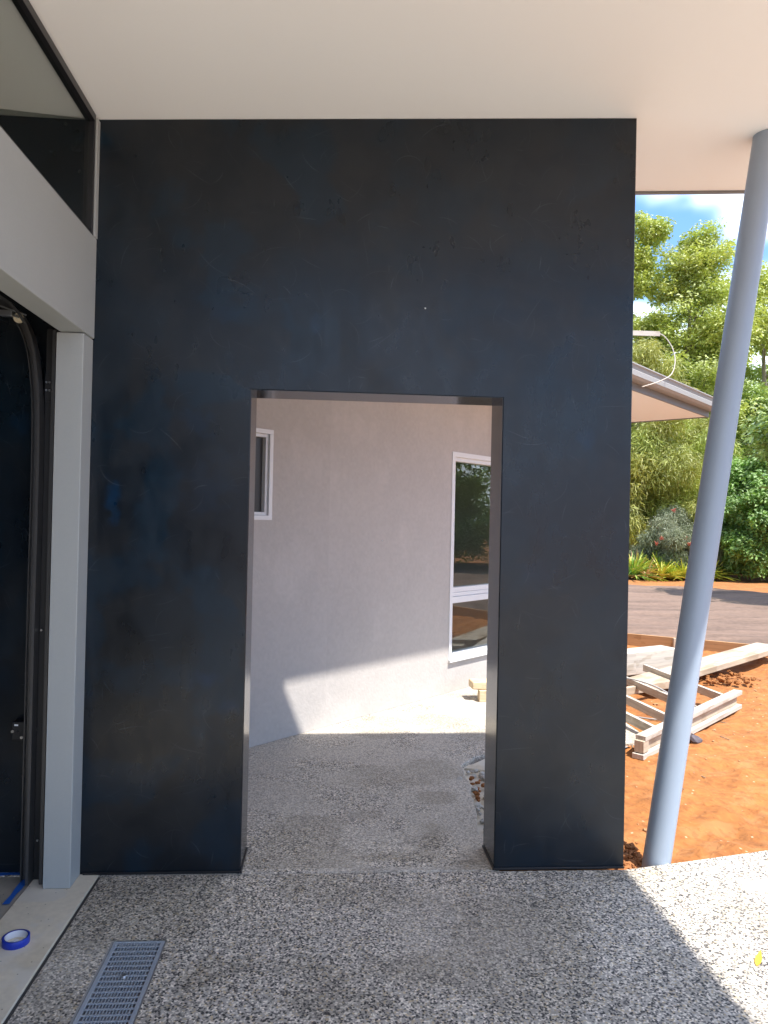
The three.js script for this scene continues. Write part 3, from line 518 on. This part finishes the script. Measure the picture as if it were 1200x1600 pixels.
{ // bent galvanised straps
  const mk = (pts, label) => tag(part('metal_strap', tube(pts, 0.007, 40, 6), M.gutter), label, 'strap');
  mk([[2.62, 0.17, -6.7], [2.72, 0.19, -6.6], [2.9, 0.16, -6.45], [3.02, 0.1, -6.35]], 'bent metal strap curving over the timber studs');
  mk([[2.50, 0.12, -6.55], [2.49, 0.0, -6.42], [2.54, -0.03, -6.2], [2.75, -0.03, -6.02], [2.95, -0.03, -6.0]], 'bent metal strap lying on dirt inside the timber frame');
}
{ // crumpled white sheet under the frame
  const g = new THREE.PlaneGeometry(0.75, 0.5, 26, 18); g.rotateX(-Math.PI / 2); const p = g.attributes.position;
  for (let i = 0; i < p.count; i++) { const x = p.getX(i), z = p.getZ(i); p.setXYZ(i, x + 0.03 * (vnoise(x * 9, z * 9, 3) - 0.5), 0.012 + 0.07 * Math.pow(fbm(x * 7 + 3, z * 7, 3, 1200), 2), z + 0.04 * (vnoise(x * 8, z * 8, 4) - 0.5)); } g.computeVertexNormals();
  const m = tag(part('plastic_sheet', g, std({ color: lin(0.62, 0.64, 0.68), roughness: 0.4, side: THREE.DoubleSide })), 'crumpled white plastic sheet on dirt by the timber frame end', 'plastic sheet'); m.position.set(1.92, -0.05, -5.35); m.rotation.y = 0.5;
  const R = rng(410); const k = tag(part('stone', rock(R, 0.05), std({ color: lin(0.09, 0.075, 0.085), roughness: 0.8 })), 'dark purplish stone on dirt in front of the timber frame', 'stone'); k.position.set(2.76, -0.02, -5.42);
}
{ // formwork boards along the drive
  const d = [0.8358, 0.549], P = (s, off = 0) => [4.07 + d[0] * s - 0.549 * off, -9.9 + d[1] * s + 0.8358 * off];
  let i = 0; for (const [s0, s1, y] of [[-9, -4.2, 0], [-4.19, 0.62, 0.0], [0.63, 4.2, 0.004], [4.21, 9.5, 0]]) {
    const a = P(s0), b = P(s1); const m = part('formwork_board', bar([a[0], 0.018 + y, a[1]], [b[0], 0.018 + y, b[1]], 0.035, 0.17), M.timberForm);
    tag(m, ['orange-brown formwork board edging the drive, left of the joint peg', 'orange-brown formwork board between drive and timber pile', 'orange-brown formwork board behind the propped plank', 'orange-brown formwork board edging the drive beyond the plank'][i++], 'formwork', 'formwork boards along the drive');
  }
  const q = P(0.62, 0.045); tag(part('peg', bar([q[0], -0.12, q[1]], [q[0], 0.10, q[1]], 0.04, 0.04, [0, 0, 1]), M.timber), 'short timber peg holding the formwork boards at their joint', 'peg');
}
{ // offcuts on the courtyard slab
  const o1 = tag(part('timber_offcut', bar([1.33, 0.05, -6.50], [2.2, 0.05, -6.56], 0.07, 0.098), M.timberNew), 'pale timber offcut on the courtyard slab, nearer the doorway', 'offcut');
  const o2 = tag(part('timber_offcut', bar([1.27, 0.135, -6.58], [2.2, 0.135, -6.62], 0.16, 0.07, [0, 1, 0], 0.012), M.timberNew), 'rounded pale timber lying on top of the offcut', 'offcut');
}

// ---------------------------------------------------------------- trees and plants
function clump(seed, n, len, wid, rad, droop = 0.2) { // a tuft of small folded leaves
  const R = rng(seed), p = [], nor = [], v = new THREE.Vector3(), d = new THREE.Vector3(), s = new THREE.Vector3(), u = new THREE.Vector3();
  for (let i = 0; i < n; i++) {
    v.set(R() - 0.5, R() - 0.5, R() - 0.5).normalize().multiplyScalar(rad * Math.cbrt(0.15 + 0.85 * R()));
    d.set(R() - 0.5, R() - 0.5 - droop, R() - 0.5).normalize().addScaledVector(v, 0.6 / rad).normalize(); s.set(R() - 0.5, R() - 0.5, R() - 0.5).cross(d).normalize(); u.crossVectors(d, s);
    if (droop < 0.4) { u.set(R() - 0.5, R() * 0.8 + 0.25, R() - 0.5).addScaledVector(v, 0.35 / rad).normalize(); d.addScaledVector(u, -d.dot(u)).normalize(); s.crossVectors(u, d); }
    const L = len * (0.7 + 0.6 * R()), w = wid * (0.7 + 0.6 * R()) / 2, pt = (a, b, c) => [v.x + d.x * a + s.x * b + u.x * c, v.y + d.y * a + s.y * b + u.y * c, v.z + d.z * a + s.z * b + u.z * c];
    const a = pt(0, 0, 0), b = pt(L * 0.45, w, w * 0.4), c = pt(L, 0, 0), e = pt(L * 0.45, -w, w * 0.4); p.push(...a, ...b, ...c, ...a, ...c, ...e);
  }
  const g = new THREE.BufferGeometry(); g.setAttribute('position', new THREE.Float32BufferAttribute(p, 3)); g.computeVertexNormals(); return g;
}
const TUFT = { broad: clump(1, 46, 0.115, 0.07, 0.27), fine: clump(2, 50, 0.18, 0.028, 0.26, 0.5), small: clump(3, 40, 0.085, 0.045, 0.17), gloss: clump(4, 34, 0.13, 0.08, 0.2) };
function crown(parent, puffs, count, tuft, cols, seed, size = 1) {
  const R = rng(seed), m = new THREE.InstancedMesh(TUFT[tuft], M.leafMat, count), o = new THREE.Object3D(), c = new THREE.Color();
  const tot = puffs.reduce((a, p) => a + p[3] * p[3], 0); let k = 0;
  for (let q = 0; q < puffs.length && k < count; q++) {
    const [x, y, z, r, sy = 0.75] = puffs[q], n = q === puffs.length - 1 ? count - k : Math.round(count * r * r / tot), tone = R();
    for (let i = 0; i < n && k < count; i++, k++) {
      const a = R() * 6.283, b = Math.acos(1 - 2 * R()), rr = r * Math.pow(0.25 + 0.75 * R(), 0.45);
      o.position.set(x + rr * Math.sin(b) * Math.cos(a), y + rr * sy * Math.cos(b), z + rr * Math.sin(b) * Math.sin(a));
      o.rotation.set((R() - 0.5) * 0.9, R() * 6.28, (R() - 0.5) * 0.9); o.scale.setScalar(size * (0.5 + 0.95 * R())); o.updateMatrix(); m.setMatrixAt(k, o.matrix);
      const t = clamp(tone * 0.7 + R() * 0.5 - 0.1), [A, B] = cols, v = 0.75 + 0.5 * R(); c.setRGB(mix(A[0], B[0], t) * v, mix(A[1], B[1], t) * v, mix(A[2], B[2], t) * v); m.setColorAt(k, c);
    }
  }
  for (; k < count; k++) { o.scale.setScalar(0.001); o.updateMatrix(); m.setMatrixAt(k, o.matrix); m.setColorAt(k, c); }
  m.name = 'crown'; m.userData.kind = 'stuff'; m.castShadow = m.receiveShadow = true; parent.add(m); return m;
}
const GREEN = { lime: [[0.40, 0.48, 0.09], [0.56, 0.60, 0.13]], mid: [[0.26, 0.38, 0.075], [0.40, 0.50, 0.11]], dark: [[0.14, 0.23, 0.05], [0.22, 0.32, 0.07]], gold: [[0.34, 0.38, 0.06], [0.52, 0.49, 0.07]], fresh: [[0.17, 0.32, 0.05], [0.31, 0.48, 0.085]], grey: [[0.22, 0.27, 0.13], [0.34, 0.37, 0.22]] };
function tree(label, [x, z], H, o) {
  const t = thing('tree', label, 'tree', [x, 0, z], 0, o.group), R = rng(o.seed), lean = o.lean ?? 0.1, bark = o.bark ?? M.bark;
  const tp = (k) => [lean * H * k * k + 0.15 * Math.sin(k * 5 + o.seed), H * k, 0.15 * Math.cos(k * 4 + o.seed)];
  part('trunk', taper([[0, -0.1, 0], tp(0.2), tp(0.45), tp(0.7), tp(0.94)], o.girth ?? 0.02 * H, 0.02, 16), bark, t);
  const puffs = []; const base = o.base ?? 0.25;
  for (let i = 0; i < o.puffs; i++) {
    const k = base + (1 - base) * Math.pow((i + 0.4) / o.puffs, 0.92), f = (k - base) / (1 - base), prof = o.width * o.shape(f), a = i * 2.4 + R() * 0.9, rr = prof * (0.30 + 0.70 * Math.sqrt(R()));
    const c = tp(k), tip = [c[0] + Math.cos(a) * rr, c[1] + (R() - 0.5) * H * 0.07, c[2] + Math.sin(a) * rr], r = o.puff * (0.65 + 0.6 * R()) * (1 - 0.35 * f);
    puffs.push([...tip, r, 0.62 + 0.25 * R()]);
    if (i % 3 === 0 && rr > 0.6) { const k0 = Math.max(0.12, k - 0.16), b = tp(k0); part('limb', taper([b, [mix(b[0], tip[0], 0.5), mix(b[1], tip[1], 0.6), mix(b[2], tip[2], 0.5)], tip], 0.008 * H * (1 - 0.6 * k), 0.012, 6, 5), bark, t); }
    for (let s = 0; s < 2; s++) puffs.push([tip[0] + (R() - 0.5) * 2.2 * r, tip[1] + (R() - 0.3) * 1.2 * r, tip[2] + (R() - 0.5) * 2.2 * r, r * 0.5, 0.8]);
  }
  crown(t, puffs, o.n, o.tuft, o.cols, o.seed + 5, o.size ?? 1); return t;
}
const cone = (f) => Math.pow(1 - f, 0.75) * (0.5 + 0.5 * smooth(0, 0.2, f)) + 0.06, dome = (f) => Math.sqrt(Math.max(0.02, 1 - Math.pow(2 * f - 0.9, 2) * 0.95)), loose = (f) => 0.65 + 0.35 * Math.sin(f * 6);
const WOOD = 'trees beyond the drive';
tree('tall lime green tree with a pointed ragged top', [13.3, -27], 12.6, { seed: 21, puffs: 58, width: 3.4, shape: cone, puff: 0.95, n: 2300, tuft: 'broad', cols: GREEN.lime, base: 0.14, lean: 0.01, group: WOOD });
tree('tall open tree with sparse airy branches against the sky', [11.0, -28], 13.4, { seed: 33, puffs: 40, width: 2.5, shape: loose, puff: 0.66, n: 1500, tuft: 'broad', cols: GREEN.lime, base: 0.36, lean: 0.03, group: WOOD });
tree('broad yellow-green tree behind the leaning pole', [17.6, -28.5], 11.6, { seed: 45, puffs: 56, width: 4.0, shape: dome, puff: 1.05, n: 2400, tuft: 'broad', cols: GREEN.lime, base: 0.18, lean: -0.04, bark: M.paleBark, group: WOOD });
tree('golden feathery tree showing above the house gutter', [10.4, -24.5], 7.4, { seed: 57, puffs: 44, width: 2.3, shape: dome, puff: 0.75, n: 1900, tuft: 'fine', cols: GREEN.gold, base: 0.06, lean: 0.02, group: WOOD });
tree('mid green tree with dark gaps under the lime tree', [15.2, -25.6], 6.6, { seed: 69, puffs: 44, width: 2.6, shape: dome, puff: 0.75, n: 1700, tuft: 'broad', cols: GREEN.mid, base: 0.12, lean: 0.02, bark: M.paleBark, group: WOOD });
tree('olive feathery tree filling in behind the grey flowering bush', [11.6, -24.6], 5.2, { seed: 71, puffs: 36, width: 2.0, shape: dome, puff: 0.65, n: 1300, tuft: 'fine', cols: GREEN.lime, base: 0.05, lean: 0.0, group: WOOD });
tree('rounded glossy green shrub tree standing at the edge of the drive', [13.5, -21.9], 3.75, { seed: 81, puffs: 46, width: 1.75, shape: dome, puff: 0.5, n: 1900, tuft: 'gloss', cols: GREEN.fresh, base: 0.08, lean: 0.0, girth: 0.06, size: 0.8 });
// trees farther back that close the gaps
for (const [x, z, H, s, label] of [[8.6, -36, 8.6, 101, 'dark green tree deep behind the golden feathery tree'], [14.6, -37, 9.2, 103, 'dark green tree deep behind the pointed lime tree'], [20.5, -38, 10, 105, 'dark green tree deep behind the broad yellow-green tree'], [17.5, -34, 6.5, 107, 'low dark green tree in the wood behind the rounded shrub']])
  tree(label, [x, z], H, { seed: s, puffs: 44, width: 3.8, shape: dome, puff: 1.15, n: 1300, tuft: 'broad', cols: GREEN.dark, base: 0.05, lean: 0.0, size: 1.3, group: 'dark trees deep in the wood' });
// trees to the right of the drive: their shade falls on it and the tall window mirrors them
for (const [x, z, H, w, s, label] of [[11.2, -14.4, 5.2, 1.9, 121, 'spreading tree beside the drive that shades its gravel'], [19, -8.2, 6.4, 2.6, 123, 'bushy tree across the site mirrored in the tall window'], [21.5, -12.2, 7.2, 3, 125, 'taller bushy tree across the site mirrored in the tall window'], [20.5, -4.5, 6.2, 2.8, 127, 'low bushy tree across the site facing the carport']])
  tree(label, [x, z], H, { seed: s, puffs: 34, width: w, shape: dome, puff: 0.8, n: 1000, tuft: 'broad', cols: GREEN.mid, base: x < 12 ? 0.42 : 0.06, lean: 0.02, bark: M.paleBark, size: 1.1, group: 'trees on the right of the site' });
{ // grey bush with red flowers
  const t = thing('flowering_bush', 'grey-green fine leaved bush dotted with red flowers', 'bush', [10.75, 0, -22.3]), R = rng(131), puffs = [];
  for (let i = 0; i < 9; i++) part('stem', taper([[0, -0.05, 0], [(R() - 0.5) * 0.8, 0.7, (R() - 0.5) * 0.8], [(R() - 0.5) * 2.1, 1.3 + R() * 0.6, (R() - 0.5) * 1.4]], 0.03, 0.008, 6, 5), M.paleBark, t);
  for (let i = 0; i < 34; i++) { const a = R() * 6.28, r = Math.sqrt(R()); puffs.push([Math.cos(a) * r * 1.15, 0.55 + R() * 1.55 * (1 - 0.4 * r), Math.sin(a) * r * 0.8, 0.30]); }
  crown(t, puffs, 1500, 'fine', GREEN.grey, 133, 0.62).name = 'foliage';
  const fm = std({ color: lin(0.42, 0.12, 0.08), roughness: 0.7 });
  for (let i = 0; i < 11; i++) { const a = R() * 6.28, gs = [], cx = (R() - 0.5) * 2.3, cy = 0.8 + R() * 1.6, cz = 0.55 + R() * 0.35; for (let k = 0; k < 9; k++) gs.push(bar([cx, cy, cz], [cx + (R() - 0.5) * 0.12, cy + (R() - 0.3) * 0.16, cz + R() * 0.1], 0.02, 0.02)); part('flower', mergeGeometries(gs), fm, t); }
}
{ // strappy bromeliads along the bed
  const blade = (R, n, L, W, col) => {
    const gs = []; for (let i = 0; i < n; i++) {
      const a = i * 2.4 + R() * 0.5, el = 0.35 + R() * 1.0, len = L * (0.7 + 0.5 * R()), p = [], ix = [], S = 5;
      for (let s = 0; s <= S; s++) { const f = s / S, e = el - 1.3 * f * f * (1 - el / 2), w = W * (1 - f * f) * 0.5 + 0.003, rx = len * f * Math.cos(el) * (0.8 + 0.4 * f), ry = len * (f * Math.sin(el) - 0.45 * f * f * Math.cos(el)); p.push(Math.cos(a) * rx - Math.sin(a) * w, ry + 0.02, Math.sin(a) * rx + Math.cos(a) * w, Math.cos(a) * rx, ry, Math.sin(a) * rx, Math.cos(a) * rx + Math.sin(a) * w, ry + 0.02, Math.sin(a) * rx - Math.cos(a) * w); }
      for (let s = 0; s < S; s++) for (let k = 0; k < 2; k++) { const b = s * 3 + k; ix.push(b, b + 1, b + 3, b + 1, b + 4, b + 3); }
      const g = new THREE.BufferGeometry(); g.setAttribute('position', new THREE.Float32BufferAttribute(p, 3)); g.setIndex(ix); g.computeVertexNormals(); gs.push(g);
    } return mergeGeometries(gs);
  };
  const R = rng(141), mats = [[0.42, 0.52, 0.06], [0.60, 0.55, 0.08], [0.18, 0.34, 0.05], [0.62, 0.42, 0.20]].map(([r, g, b]) => new THREE.MeshPhysicalMaterial({ color: lin(r, g, b), roughness: 0.5, transmission: 0.25, thickness: 0, side: THREE.DoubleSide }));
  const words = ['yellow-green strappy plant in the bed before the trees', 'golden strappy plant in the bed before the trees', 'deep green strappy plant in the bed before the trees', 'salmon tinged strappy plant in the bed before the trees'];
  for (let i = 0; i < 36; i++) {
    const c = i < 2 ? 3 : [0, 0, 1, 2, 0, 0, 1, 0, 2, 0, 3][i % 11], x = i < 2 ? 8.95 + i * 0.35 : 8.7 + R() * 2.9, z = -21.1 - (x - 8.6) * 0.1 - R() * 1.1;
    const g = blade(R, 34, 0.55 + 0.35 * R(), 0.055, c), t = thing('strappy_plant', words[c], 'plant', [x, 0, z], R() * 6, ['yellow-green', 'golden', 'deep green', 'salmon'][c] + ' strappy plants in the bed');
    part('leaves', g, mats[c], t);
  }
}
renderer.render(scene, camera);
